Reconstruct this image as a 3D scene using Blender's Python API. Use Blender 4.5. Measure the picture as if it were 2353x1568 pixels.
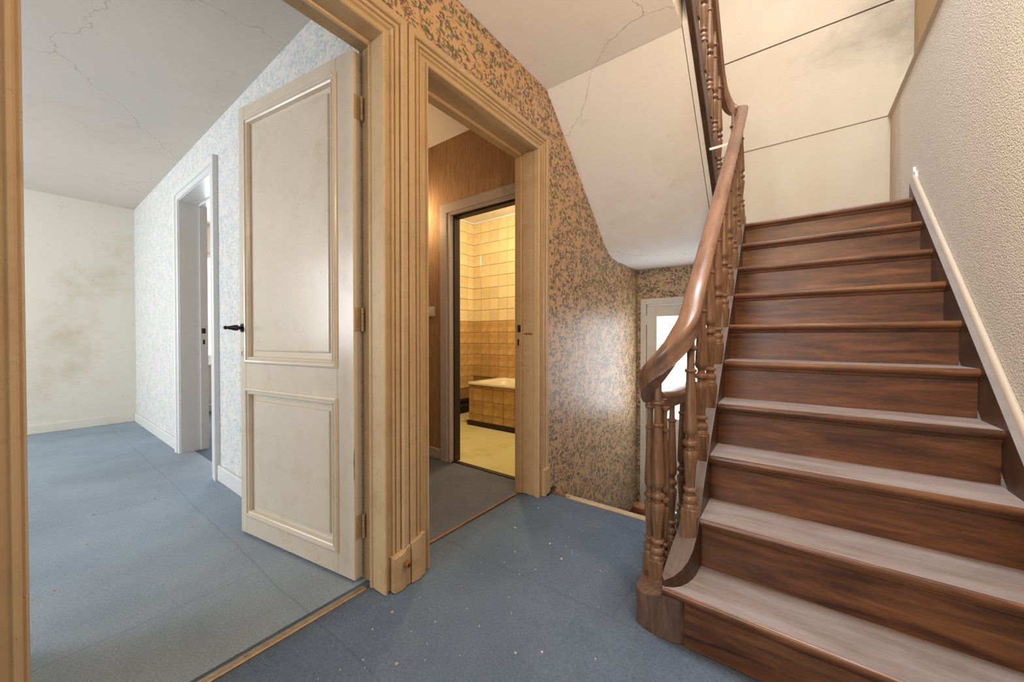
import bpy, bmesh, math, random
from mathutils import Vector, Matrix
for o in list(bpy.data.objects): bpy.data.objects.remove(o)
SC = bpy.context.scene
COL = SC.collection
R = math.radians
random.seed(7)

# ------------------------------------------------------------------ camera, world, lights, exposure
cam_d = bpy.data.cameras.new('camera'); cam = bpy.data.objects.new('camera', cam_d); COL.objects.link(cam)
cam_d.sensor_width = 36.0; cam_d.lens = 855.42 / 2353 * 36.0; cam_d.clip_start = 0.02
cam.location = (0, 0, 1.0); cam.rotation_euler = (R(90 - 0.636), 0, R(36.903))
SC.camera = cam
SC.cycles.max_bounces = 7; SC.cycles.diffuse_bounces = 4; SC.cycles.glossy_bounces = 3; SC.cycles.transmission_bounces = 2
SC.cycles.adaptive_threshold = 0.08
SC.cycles.caustics_reflective = False; SC.cycles.caustics_refractive = False
SC.view_settings.view_transform = 'Standard'; SC.view_settings.look = 'None'
SC.view_settings.gamma = 1.0; SC.view_settings.use_curve_mapping = False
SC.view_settings.exposure = 0.58
W = bpy.data.worlds.new('world'); SC.world = W; W.use_nodes = True
W.node_tree.nodes['Background'].inputs[0].default_value = (0.80, 0.88, 1.0, 1)
W.node_tree.nodes['Background'].inputs[1].default_value = 0.6

def area(name, loc, rot, sx, sy, power, color):
    l = bpy.data.lights.new(name, 'AREA'); l.shape = 'RECTANGLE'; l.size = sx; l.size_y = sy
    l.energy = power; l.color = color
    o = bpy.data.objects.new(name, l); COL.objects.link(o); o.location = loc; o.rotation_euler = rot
    return o
def point(name, loc, power, color, rad=0.05):
    l = bpy.data.lights.new(name, 'POINT'); l.energy = power; l.color = color; l.shadow_soft_size = rad
    o = bpy.data.objects.new(name, l); COL.objects.link(o); o.location = loc
    return o
# daylight at the real openings: bedroom window, skylight over the stairs, window of the room beyond
area('daylight_bedroom_window', (-4.35, -2.98, 1.55), (R(90), 0, 0), 2.3, 1.45, 78, (0.93, 0.96, 1.0))
area('daylight_skylight', (0.04, 1.35, 5.15), (0, 0, 0), 1.1, 1.15, 110, (0.92, 0.95, 1.0))
area('daylight_hall_window', (-0.78, -3.17, 1.55), (R(90), 0, 0), 0.7, 1.3, 46, (0.95, 0.97, 1.0))
area('daylight_next_room', (-6.15, 2.05, 1.45), (R(90), 0, R(-90)), 1.2, 1.3, 35, (0.93, 0.96, 1.0))

# ------------------------------------------------------------------ helpers
def link_mesh(name, bm, mat=None, parent=None, smooth=False, autosmooth=None):
    bmesh.ops.recalc_face_normals(bm, faces=bm.faces)
    me = bpy.data.meshes.new(name); bm.to_mesh(me); bm.free()
    if mat is not None:
        for m in (mat if isinstance(mat, (list, tuple)) else [mat]): me.materials.append(m)
    if smooth or autosmooth:
        for p in me.polygons: p.use_smooth = True
    o = bpy.data.objects.new(name, me); COL.objects.link(o)
    if autosmooth: 
        try: me.set_sharp_from_angle(angle=R(autosmooth))
        except Exception: pass
    if parent is not None: o.parent = parent
    return o
def empty(name, loc=(0, 0, 0), rz=0.0):
    o = bpy.data.objects.new(name, None); COL.objects.link(o); o.empty_display_size = 0.1
    o.location = loc; o.rotation_euler = (0, 0, rz)
    return o
def tag(o, label=None, cat=None, group=None, kind=None):
    if label: o['label'] = label
    if cat: o['category'] = cat
    if group: o['group'] = group
    if kind: o['kind'] = kind
    return o
def dup(o, name, parent=None, loc=None, rz=None):
    c = o.copy(); c.name = name; COL.objects.link(c)
    if parent is not None: c.parent = parent
    if loc is not None: c.location = loc
    if rz is not None: c.rotation_euler = (0, 0, rz)
    return c
def add_box(bm, x, y, z, bevel=0.0, seg=1, mi=0):
    vs = [bm.verts.new((a, b, c)) for a in x for b in y for c in z]
    q = [(0, 1, 3, 2), (4, 6, 7, 5), (0, 4, 5, 1), (2, 3, 7, 6), (0, 2, 6, 4), (1, 5, 7, 3)]
    fs = [bm.faces.new([vs[i] for i in f]) for f in q]
    for f in fs: f.material_index = mi
    if bevel > 0:
        es = list({e for f in fs for e in f.edges})
        bmesh.ops.bevel(bm, geom=es, offset=bevel, segments=seg, affect='EDGES', profile=0.6)
def box(name, x, y, z, mat, parent=None, bevel=0.0, seg=1):
    bm = bmesh.new(); add_box(bm, x, y, z, bevel, seg)
    return link_mesh(name, bm, mat, parent)
def boxes(name, lst, mat, parent=None, bevel=0.0):
    bm = bmesh.new()
    for b in lst: add_box(bm, *b, bevel=bevel)
    return link_mesh(name, bm, mat, parent)
def prism(bm, pts, axis, a, b):
    """pts: 2-D outline in the two other axes (in xyz order); extruded from a to b along axis"""
    def mk(p, v):
        l = list(p); l.insert(axis, v); return bm.verts.new(l)
    A = [mk(p, a) for p in pts]; B = [mk(p, b) for p in pts]
    n = len(pts)
    bm.faces.new(A); bm.faces.new(B[::-1])
    for i in range(n): bm.faces.new((A[i], A[(i + 1) % n], B[(i + 1) % n], B[i]))
def prism_obj(name, pts, axis, a, b, mat, parent=None, smooth=None):
    bm = bmesh.new(); prism(bm, pts, axis, a, b)
    return link_mesh(name, bm, mat, parent, autosmooth=smooth)
def loft(bm, rings, closed=True, caps=True):
    V = [[bm.verts.new(p) for p in r] for r in rings]; n = len(V[0])
    for i in range(len(V) - 1):
        for j in range(n if closed else n - 1):
            k = (j + 1) % n
            bm.faces.new((V[i][j], V[i][k], V[i + 1][k], V[i + 1][j]))
    if caps and closed:
        bm.faces.new(V[0][::-1]); bm.faces.new(V[-1])
def lathe(bm, prof, n=14, origin=(0, 0, 0)):
    rings = [[(origin[0] + r * math.cos(2 * math.pi * k / n), origin[1] + r * math.sin(2 * math.pi * k / n), origin[2] + z) for k in range(n)] for r, z in prof]
    loft(bm, rings)
def catmull(pts, sub=6):
    P = [Vector(p) for p in pts]; out = []
    for i in range(len(P) - 1):
        p0 = P[i - 1] if i else P[i] * 2 - P[i + 1]; p1 = P[i]; p2 = P[i + 1]
        p3 = P[i + 2] if i + 2 < len(P) else P[i + 1] * 2 - P[i]
        for s in range(sub):
            t = s / sub
            out.append(0.5 * ((2 * p1) + (-p0 + p2) * t + (2 * p0 - 5 * p1 + 4 * p2 - p3) * t * t + (-p0 + 3 * p1 - 3 * p2 + p3) * t ** 3))
    out.append(P[-1]); return out
def sweep(bm, path, prof, caps=True, scale=None):
    rings = []
    for i, p in enumerate(path):
        t = (path[min(i + 1, len(path) - 1)] - path[max(i - 1, 0)]).normalized()
        side = t.cross(Vector((0, 0, 1)))
        side = side.normalized() if side.length > 1e-6 else Vector((1, 0, 0))
        up = side.cross(t)
        s = scale[i] if scale else 1
        rings.append([p + side * a * s + up * b * s for a, b in prof])
    loft(bm, rings, True, caps)

# ------------------------------------------------------------------ materials
class NT:
    def __init__(s, name):
        s.m = bpy.data.materials.new(name); s.m.use_nodes = True
        s.t = s.m.node_tree; s.n = s.t.nodes; s.b = s.n['Principled BSDF']
    def add(s, typ, **kw):
        n = s.n.new(typ)
        for k, v in kw.items():
            if k.startswith('i_'):
                key = k[2:]
                n.inputs[int(key) if key.isdigit() else key].default_value = v
            else: setattr(n, k, v)
        return n
    def l(s, a, b): s.t.links.new(a, b)
    def coords(s, plane=None, scale=(1, 1, 1)):
        tc = s.add('ShaderNodeTexCoord'); out = tc.outputs['Object']
        if plane:
            sx = s.add('ShaderNodeSeparateXYZ'); cb = s.add('ShaderNodeCombineXYZ'); s.l(out, sx.inputs[0])
            s.l(sx.outputs[plane[0]], cb.inputs[0]); s.l(sx.outputs[plane[1]], cb.inputs[1]); out = cb.outputs[0]
        if scale != (1, 1, 1):
            mp = s.add('ShaderNodeMapping'); mp.inputs['Scale'].default_value = scale; s.l(out, mp.inputs[0]); out = mp.outputs[0]
        return out
    def noise(s, co, scale, detail=4, rough=0.55, dist=0.0):
        n = s.add('ShaderNodeTexNoise'); n.inputs['Scale'].default_value = scale; n.inputs['Detail'].default_value = detail
        n.inputs['Roughness'].default_value = rough; n.inputs['Distortion'].default_value = dist; s.l(co, n.inputs['Vector']); return n
    def voro(s, co, scale, feat='F1', rnd=1.0):
        n = s.add('ShaderNodeTexVoronoi', feature=feat); n.inputs['Scale'].default_value = scale; n.inputs['Randomness'].default_value = rnd; s.l(co, n.inputs['Vector']); return n
    def ramp(s, src, stops, interp='LINEAR'):
        r = s.add('ShaderNodeValToRGB'); r.color_ramp.interpolation = interp; e = r.color_ramp.elements
        while len(e) < len(stops): e.new(0.5)
        for i, (p, c) in enumerate(stops):
            e[i].position = p; e[i].color = (c[0], c[1], c[2], 1) if isinstance(c, tuple) else (c, c, c, 1)
        s.l(src, r.inputs[0]); return r.outputs[0]
    def mix(s, fac, a, b, typ='MIX'):
        m = s.add('ShaderNodeMix', data_type='RGBA', blend_type=typ)
        for inp, v in ((0, fac), (6, a), (7, b)):
            if isinstance(v, (int, float)): m.inputs[inp].default_value = v
            elif isinstance(v, tuple): m.inputs[inp].default_value = (v[0], v[1], v[2], 1)
            else: s.l(v, m.inputs[inp])
        return m.outputs[2]
    def math(s, op, a, b=0.0):
        m = s.add('ShaderNodeMath', operation=op)
        for i, v in enumerate((a, b)):
            if isinstance(v, (int, float)): m.inputs[i].default_value = v
            else: s.l(v, m.inputs[i])
        return m.outputs[0]
    def bump(s, h, strength=0.2, dist=0.01):
        b = s.add('ShaderNodeBump'); b.inputs['Strength'].default_value = strength; b.inputs['Distance'].default_value = dist
        s.l(h, b.inputs['Height']); s.l(b.outputs[0], s.b.inputs['Normal'])
    def fin(s, col, rough=0.5, spec=None, metal=0.0):
        if isinstance(col, tuple): s.b.inputs['Base Color'].default_value = (*col, 1)
        else: s.l(col, s.b.inputs['Base Color'])
        if isinstance(rough, (int, float)): s.b.inputs['Roughness'].default_value = rough
        else: s.l(rough, s.b.inputs['Roughness'])
        s.b.inputs['Metallic'].default_value = metal
        if spec is not None: s.b.inputs['Specular IOR Level'].default_value = spec
        return s.m
def m_plain(name, col, rough=0.5, metal=0.0, var=0.08, scale=14, spec=None):
    k = NT(name); co = k.coords(); n = k.noise(co, scale, 3)
    c = k.mix(k.ramp(n.outputs[0], [(0.3, 0.0), (0.75, 1.0)]), tuple(v * (1 - var) for v in col), tuple(min(1, v * (1 + var)) for v in col))
    return k.fin(c, rough, spec, metal)
def m_wood(name, dark, mid, light, stretch, rough=0.32, dust=None, dustamt=0.0, scale=6.0, marks=True, fine=0.45):
    k = NT(name); co = k.coords(scale=stretch)
    g = k.noise(co, scale, 5, 0.62, 0.7); f = k.noise(co, scale * 6, 4, 0.6, 0.2)
    c = k.ramp(g.outputs[0], [(0.28, dark), (0.5, mid), (0.72, light)])
    c = k.mix(fine, c, k.ramp(f.outputs[0], [(0.35, (0.45, 0.42, 0.40)), (0.62, (1.0, 1.0, 1.0))]), 'MULTIPLY')
    if marks:
        b = k.noise(k.coords(), 3.1, 5, 0.6)
        c = k.mix(k.ramp(b.outputs[0], [(0.58, 0.0), (0.75, 0.55)]), c, tuple(v * 0.45 for v in dark))
    rg = k.math('ADD', k.math('MULTIPLY', f.outputs[0], 0.18), rough - 0.08)
    if dust:
        d = k.noise(k.coords(scale=(stretch[0] * .8, stretch[1] * .8, stretch[2] * .8)), 3.5, 6, 0.65)
        fac = k.math('MULTIPLY', k.ramp(d.outputs[0], [(0.25, 0.25), (0.62, 1.0)]), dustamt)
        c = k.mix(fac, c, dust)
    k.bump(f.outputs[0], 0.12, 0.002)
    return k.fin(c, rg)
def m_wallpaper(name, plane, base, base2, cols, leafscale, rough=0.5, sheen=0.0):
    k = NT(name); co = k.coords(plane)
    warp = k.noise(co, 26, 2); off = k.add('ShaderNodeVectorMath', operation='SCALE'); off.inputs['Scale'].default_value = 0.02
    k.l(warp.outputs['Color'], off.inputs[0]); ad = k.add('ShaderNodeVectorMath', operation='ADD'); k.l(co, ad.inputs[0]); k.l(off.outputs[0], ad.inputs[1]); cw = ad.outputs[0]
    b = k.noise(co, 3, 4); c = k.mix(b.outputs[0], base, base2)
    # thin stems
    st = k.voro(cw, leafscale * 0.42, 'DISTANCE_TO_EDGE'); clus = k.noise(co, 11, 3, 0.6)
    sm = k.math('MULTIPLY', k.math('LESS_THAN', st.outputs['Distance'], 0.035), k.math('GREATER_THAN', clus.outputs[0], 0.50))
    c = k.mix(k.math('MULTIPLY', sm, 0.6), c, cols[0])
    clm = k.ramp(clus.outputs[0], [(0.42, 0.0), (0.46, 1.0)])
    spec = [(1.55, (0.50, 1.15), 0.43, 0.42, cols[0], 0.0, 1), (1.35, (1.15, 0.50), 0.43, 0.50, cols[0], 7.3, 1), (0.95, (0.85, 1.1), 0.40, 0.80, cols[1], 3.1, 0),
            (1.45, (0.6, 1.0), 0.40, 0.80, cols[3], 11.7, 0), (1.25, (1.0, 0.7), 0.40, 0.82, cols[2], 19.0, 0), (2.3, (0.7, 1.0), 0.42, 0.62, cols[1], 23.0, 1)]
    for sc_, st_, r_, th, cc, of, cm in spec:
        mp = k.add('ShaderNodeMapping'); mp.inputs['Scale'].default_value = (st_[0], st_[1], 1); mp.inputs['Location'].default_value = (of, of * 0.7, 0)
        mp.inputs['Rotation'].default_value = (0, 0, 0.5 + of); k.l(cw, mp.inputs[0])
        v = k.voro(mp.outputs[0], leafscale * sc_); sp = k.add('ShaderNodeSeparateColor'); k.l(v.outputs['Color'], sp.inputs[0])
        m = k.math('MULTIPLY', k.math('LESS_THAN', v.outputs['Distance'], r_), k.math('GREATER_THAN', sp.outputs[0], th))
        if cm: m = k.math('MULTIPLY', m, clm)
        tint = k.mix(sp.outputs[1], cc, tuple(min(1, x * 1.5) for x in cc))
        c = k.mix(k.math('MULTIPLY', m, 0.88), c, tint)
    n2 = k.noise(co, 220, 2); k.bump(n2.outputs[0], 0.10, 0.002)
    return k.fin(c, rough, 0.5)
def m_plaster(name, col, stain, plane=None, lo=0.52, hi=0.74, amt=0.5, bump=(60, 0.12, 0.004), rough=0.75, crack=0.0, sscale=1.6):
    k = NT(name); co = k.coords()
    n = k.noise(co, sscale, 5, 0.68); c = k.mix(k.math('MULTIPLY', k.ramp(n.outputs[0], [(lo, 0.0), (hi, 1.0)]), amt), col, stain)
    n3 = k.noise(co, 9, 3, 0.7); c = k.mix(k.math('MULTIPLY', k.ramp(n3.outputs[0], [(0.62, 0.0), (0.78, 1.0)]), amt * 0.5), c, tuple(v * 0.72 for v in stain))
    if crack:
        w = k.noise(co, 1.6, 6, 0.62); mx = k.mix(0.30, co, w.outputs['Color'])
        v = k.voro(mx, 0.85, 'DISTANCE_TO_EDGE')
        c = k.mix(k.math('MULTIPLY', k.math('LESS_THAN', v.outputs['Distance'], 0.0014), crack), c, tuple(x * 0.45 for x in stain))
    b = k.noise(co, bump[0], 2, 0.6); b2 = k.noise(co, 5, 2)
    k.bump(k.math('ADD', b.outputs[0], k.math('MULTIPLY', b2.outputs[0], 1.5)), bump[1], bump[2])
    return k.fin(c, rough, 0.3)
def m_paint(name, col, dirt, rough=0.32, amt=0.5):
    k = NT(name); co = k.coords(); s2 = k.coords(scale=(1, 1, 0.12))
    n = k.noise(co, 7, 4, 0.65); c = k.mix(k.math('MULTIPLY', k.ramp(n.outputs[0], [(0.5, 0.0), (0.78, 1.0)]), amt), col, dirt)
    sp = k.noise(co, 120, 2, 0.5); c = k.mix(k.ramp(sp.outputs[0], [(0.735, 0.0), (0.76, 0.7)]), c, tuple(v * 0.3 for v in dirt))
    g = k.noise(s2, 90, 2, 0.6); k.bump(g.outputs[0], 0.10, 0.0015)
    return k.fin(c, k.math('ADD', k.math('MULTIPLY', n.outputs[0], 0.2), rough - 0.1), 0.5)
def m_carpet(name, col, light, ghost=True):
    k = NT(name); co = k.coords()
    n = k.noise(co, 1.7, 5, 0.6); c = k.mix(k.ramp(n.outputs[0], [(0.35, 0.0), (0.7, 1.0)]), col, light)
    n2 = k.noise(co, 160, 3, 0.6); c = k.mix(0.55, c, k.ramp(n2.outputs[0], [(0.3, (0.55, 0.55, 0.55)), (0.7, (1.25, 1.25, 1.25))]), 'MULTIPLY')
    if ghost:  # the board joints that have printed through the carpet
        br = k.add('ShaderNodeTexBrick'); br.offset = 0.37; br.inputs['Scale'].default_value = 1.0
        br.inputs['Mortar Size'].default_value = 0.006; br.inputs['Mortar Smooth'].default_value = 1.0; br.inputs['Brick Width'].default_value = 1.25; br.inputs['Row Height'].default_value = 0.62
        wv = k.noise(co, 2.0, 2); k.l(k.mix(0.04, co, wv.outputs['Color']), br.inputs['Vector'])
        c = k.mix(k.math('MULTIPLY', br.outputs['Fac'], 0.28), c, tuple(v * 0.45 for v in col))
    dots = k.voro(co, 26); c = k.mix(k.math('LESS_THAN', dots.outputs['Distance'], 0.022), c, (0.30, 0.27, 0.24))
    wx = k.add('ShaderNodeTexWave', bands_direction='DIAGONAL'); wx.inputs['Scale'].default_value = 60; wx.inputs['Distortion'].default_value = 1.2; wx.inputs['Detail'].default_value = 1; k.l(co, wx.inputs['Vector'])
    k.bump(k.math('ADD', wx.outputs['Fac'], n2.outputs[0]), 0.35, 0.003)
    return k.fin(c, 0.95, 0.15)
def m_emit(name, col, strength, mis=True):
    m = bpy.data.materials.new(name); m.use_nodes = True; t = m.node_tree; t.nodes.clear()
    e = t.nodes.new('ShaderNodeEmission'); e.inputs[0].default_value = (*col, 1); e.inputs[1].default_value = strength
    o = t.nodes.new('ShaderNodeOutputMaterial'); t.links.new(e.outputs[0], o.inputs[0])
    if not mis: m.cycles.emission_sampling = 'NONE'
    return m

M = {}
M['carpet'] = m_carpet('blue_carpet', (0.098, 0.128, 0.170), (0.140, 0.178, 0.228))
M['carpet_lit'] = m_carpet('lit_blue_carpet', (0.280, 0.345, 0.410), (0.365, 0.435, 0.505))  # same carpet as the hall, its colour raised to paint in the bedroom daylight
M['carpet_grey'] = m_carpet('grey_blue_carpet', (0.11, 0.115, 0.14), (0.15, 0.16, 0.19), False)
GR, PL, BL_, YE = (0.085, 0.105, 0.050), (0.155, 0.045, 0.060), (0.20, 0.20, 0.22), (0.47, 0.29, 0.07)
M['paper_hall'] = m_wallpaper('floral_wallpaper_tan', (1, 2), (0.57, 0.355, 0.180), (0.61, 0.395, 0.215), [GR, PL, BL_, YE], 34, 0.42)
M['paper_well'] = m_wallpaper('floral_wallpaper_tan_back', (0, 2), (0.55, 0.36, 0.18), (0.60, 0.41, 0.23), [GR, PL, BL_, YE], 34, 0.45)
M['paper_blue'] = m_wallpaper('floral_wallpaper_pale', (0, 2), (0.74, 0.71, 0.67), (0.79, 0.77, 0.74), [(0.40, 0.50, 0.48), (0.54, 0.49, 0.60), (0.50, 0.58, 0.66), (0.72, 0.65, 0.45)], 46, 0.6)
M['paper_brown'] = None
k = NT('brown_textile_wallpaper'); co = k.coords(scale=(1, 1, 0.06)); n = k.noise(co, 130, 4, 0.6); c = k.ramp(n.outputs[0], [(0.3, (0.26, 0.15, 0.08)), (0.7, (0.46, 0.28, 0.15))]); k.bump(n.outputs[0], 0.25, 0.003); M['paper_brown'] = k.fin(c, 0.75)
M['plaster_end'] = m_plaster('stained_cream_plaster', (0.74, 0.70, 0.61), (0.48, 0.36, 0.19), amt=0.6, lo=0.50, hi=0.76, sscale=1.25)
M['ceiling_bed'] = m_plaster('bedroom_ceiling_plaster', (0.70, 0.64, 0.57), (0.58, 0.49, 0.40), amt=0.4, crack=0.35)
M['ceiling_hall'] = m_plaster('hall_ceiling_plaster', (0.90, 0.86, 0.79), (0.72, 0.60, 0.46), amt=0.4, crack=0.6)
M['plaster_soffit'] = m_plaster('soffit_plaster', (0.90, 0.87, 0.82), (0.74, 0.64, 0.48), amt=0.45, crack=0.5, sscale=1.2)
M['plaster_landing'] = m_plaster('landing_plaster', (0.74, 0.655, 0.53), (0.44, 0.36, 0.27), amt=0.55, crack=0.25, sscale=1.0)
k = NT('landing_plaster_mould'); co = k.coords(); sx = k.add('ShaderNodeSeparateXYZ'); k.l(co, sx.inputs[0]); n = k.noise(co, 2.2, 5, 0.7, 0.5); n1 = k.noise(co, 0.9, 4, 0.6); n2 = k.noise(co, 55, 2, 0.6)
dist = k.math('ADD', k.math('MULTIPLY', k.math('SUBTRACT', sx.outputs[0], -0.1), 0.9), k.math('MULTIPLY', k.math('ABSOLUTE', k.math('SUBTRACT', sx.outputs[2], 3.25)), -1.1))
mk = k.ramp(k.math('ADD', dist, k.math('MULTIPLY', k.math('SUBTRACT', n.outputs[0], 0.5), 1.5)), [(0.15, 0.0), (0.75, 0.75)])
c = k.mix(k.ramp(n1.outputs[0], [(0.40, 0.0), (0.72, 0.6)]), (0.56, 0.485, 0.385), (0.43, 0.34, 0.24)); c = k.mix(mk, c, (0.26, 0.22, 0.17))
sp = k.noise(k.coords(scale=(1, 1, 1)), 38, 3, 0.7); c = k.mix(k.ramp(sp.outputs[0], [(0.66, 0.0), (0.74, 0.45)]), c, (0.25, 0.19, 0.13)); k.bump(n2.outputs[0], 0.12, 0.004); M['plaster_landing'] = k.fin(c, 0.8, 0.3)
M['plaster_brown'] = m_plaster('brown_damp_plaster', (0.42, 0.30, 0.16), (0.22, 0.15, 0.08), amt=0.8)
M['plaster_plain'] = m_plain('plain_plaster', (0.70, 0.66, 0.60), 0.8)
# right wall: roughcast paper, with damp brown run along the far corner (its own stain)
k = NT('roughcast_wall'); co = k.coords(); v = k.noise(co, 150, 2, 0.55); v2 = k.voro(co, 170)
sx = k.add('ShaderNodeSeparateXYZ'); k.l(co, sx.inputs[0]); nn = k.noise(k.coords(scale=(1, 3, 0.6)), 4, 6, 0.7)
edge = k.math('ADD', k.math('MULTIPLY', k.math('SUBTRACT', sx.outputs[1], 3.42), 2.6), k.math('MULTIPLY', k.math('SUBTRACT', nn.outputs[0], 0.5), 1.3))
fac = k.math('MULTIPLY', k.ramp(edge, [(0.10, 0.0), (0.95, 1.0)]), 0.75)
c = k.mix(fac, k.mix(v.outputs[0], (0.68, 0.64, 0.58), (0.80, 0.77, 0.71)), (0.42, 0.29, 0.16))
k.bump(k.math('SUBTRACT', v.outputs[0], k.math('MULTIPLY', v2.outputs['Distance'], 0.35)), 0.6, 0.010); M['roughcast'] = k.fin(c, 0.85, 0.25)
M['cream'] = m_paint('cream_gloss_paint', (0.52, 0.365, 0.20), (0.32, 0.18, 0.07), 0.30, 0.45)
M['door'] = m_paint('door_gloss_paint', (0.74, 0.655, 0.53), (0.60, 0.47, 0.31), 0.24, 0.5)
M['white'] = m_paint('white_gloss_paint', (0.78, 0.78, 0.77), (0.66, 0.64, 0.60), 0.35, 0.3)
M['whitecream'] = m_paint('old_white_paint', (0.74, 0.70, 0.61), (0.56, 0.46, 0.32), 0.45, 0.5)
M['beige'] = m_paint('chalky_beige_paint', (0.52, 0.45, 0.36), (0.62, 0.58, 0.52), 0.6, 0.6)
M['lilac'] = m_paint('lilac_grey_paint', (0.46, 0.40, 0.38), (0.36, 0.30, 0.27), 0.4, 0.4)
D, MI, LI = (0.045, 0.016, 0.006), (0.150, 0.056, 0.019), (0.26, 0.108, 0.038)
M['wood_x'] = m_wood('riser_oak', D, MI, LI, (0.75, 5, 6), 0.36, scale=4.0, fine=0.30)
M['wood_tread'] = m_wood('tread_oak_dusty', (0.06, 0.035, 0.022), (0.13, 0.075, 0.048), (0.20, 0.125, 0.085), (0.9, 5, 5), 0.40, (0.33, 0.285, 0.275), 0.8, scale=4.0, fine=0.35)
M['wood_string'] = m_wood('string_oak', D, (0.070, 0.030, 0.014), (0.12, 0.058, 0.030), (6, 1.2, 1.2), 0.42)
M['wood_stringtop'] = m_wood('string_oak_dusty', (0.08, 0.05, 0.035), (0.14, 0.09, 0.065), (0.19, 0.125, 0.095), (6, 1.2, 1.2), 0.5, (0.20, 0.17, 0.16), 0.4, fine=0.25)
M['cap'] = m_plain('dusty_grey_wood', (0.205, 0.18, 0.17), 0.6, var=0.12)
M['wood_block'] = m_wood('worn_block_oak', (0.075, 0.036, 0.020), (0.145, 0.080, 0.050), (0.22, 0.135, 0.090), (6, 6, 0.9), 0.45)
M['wood_bal'] = m_wood('baluster_oak', (0.11, 0.050, 0.022), (0.22, 0.112, 0.054), (0.34, 0.20, 0.11), (7, 7, 0.6), 0.36, marks=False)
M['wood_rail'] = m_wood('handrail_oak', (0.10, 0.040, 0.016), (0.20, 0.088, 0.036), (0.31, 0.155, 0.070), (5, 0.9, 0.9), 0.30, (0.30, 0.255, 0.25), 0.20, marks=False, fine=0.15, scale=4.5)
M['wood_raw'] = m_plain('raw_wood', (0.50, 0.36, 0.20), 0.7)
M['orange_wood'] = m_wood('worn_orange_wood', (0.10, 0.035, 0.006), (0.30, 0.105, 0.018), (0.42, 0.17, 0.04), (6, 0.8, 6), 0.5)
M['brass_old'] = m_plain('tarnished_strip_metal', (0.42, 0.31, 0.20), 0.42, 0.75, 0.2, 40)
M['black_metal'] = m_plain('black_iron', (0.012, 0.013, 0.016), 0.32, 0.3)
M['dark'] = m_plain('dark_brown_paint', (0.022, 0.014, 0.010), 0.5)
M['grout'] = m_plain('brown_grout', (0.30, 0.18, 0.07), 0.8)
def m_tile(name, a, b):
    k = NT(name); oi = k.add('ShaderNodeObjectInfo'); co = k.coords(); n = k.noise(co, 9, 4, 0.6)
    c = k.mix(k.ramp(n.outputs[0], [(0.35, 0.0), (0.68, 1.0)]), a, b)
    r = k.math('ADD', k.math('MULTIPLY', oi.outputs['Random'], 0.16), 0.90); hs = k.add('ShaderNodeHueSaturation'); k.l(r, hs.inputs['Value']); k.l(c, hs.inputs['Color'])
    return k.fin(hs.outputs[0], 0.16, 0.5)
M['tile_hi'] = m_tile('pale_yellow_tile', (0.71, 0.55, 0.29), (0.77, 0.63, 0.37))
M['tile_lo'] = m_tile('mottled_tan_tile', (0.46, 0.26, 0.085), (0.66, 0.45, 0.19))
M['enamel'] = m_plain('cream_enamel', (0.80, 0.70, 0.50), 0.12, var=0.03)
M['lino'] = m_plaster('yellow_lino', (0.62, 0.54, 0.25), (0.40, 0.30, 0.11), amt=0.6, rough=0.45, bump=(40, 0.05, 0.002), sscale=3)
M['plastic'] = m_plain('switch_plastic', (0.66, 0.62, 0.60), 0.35, var=0.03)
M['rad'] = m_plain('radiator_enamel', (0.72, 0.73, 0.74), 0.35, var=0.03)
M['strap'] = m_plain('white_plastic_strap', (0.82, 0.78, 0.70), 0.4, var=0.03)
M['crumb'] = m_plain('crumbs', (0.50, 0.41, 0.33), 0.9, var=0.4, scale=50)
M['bulb'] = m_emit('bulb_glow', (1.0, 0.70, 0.38), 14.0, False)
M['pane_back'] = None
k = NT('frosted_lace_pane'); co = k.coords((0, 2)); n = k.noise(co, 26, 5, 0.7, 1.5); sz = k.add('ShaderNodeSeparateXYZ'); k.l(k.coords(), sz.inputs[0])
lace = k.math('MULTIPLY', k.math('LESS_THAN', sz.outputs[2], 0.88), k.ramp(n.outputs[0], [(0.46, 0.0), (0.5, 1.0), (0.54, 0.0)]))
k.b.inputs['Emission Strength'].default_value = 4.0; k.l(k.mix(k.math('MULTIPLY', lace, 0.28), (0.90, 0.95, 1.0), (0.45, 0.5, 0.56)), k.b.inputs['Emission Color']); M['pane_back'] = k.fin((0.55, 0.57, 0.6), 0.6)
M['pane'] = m_emit('daylit_pane', (0.96, 0.98, 1.0), 1.7, False)

def S(o, label=None): return tag(o, label, None, None, 'structure')

# ------------------------------------------------------------------ measures
XW, XB = -1.27, -1.42          # hall wall, hall face / back face
CH, CB = 2.59, 2.50            # hall ceiling, bedroom ceiling
YB = 3.84                      # rear outside wall
XR = 0.566                     # right wall face
HD = 2.155                     # door head
NY = lambda n: 1.0598 + 0.19226 * n
NZ = lambda n: 0.17735 * n
NL = lambda y: 0.9224 * (y - 1.0598)      # nosing line
LZ = NZ(10)

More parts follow.
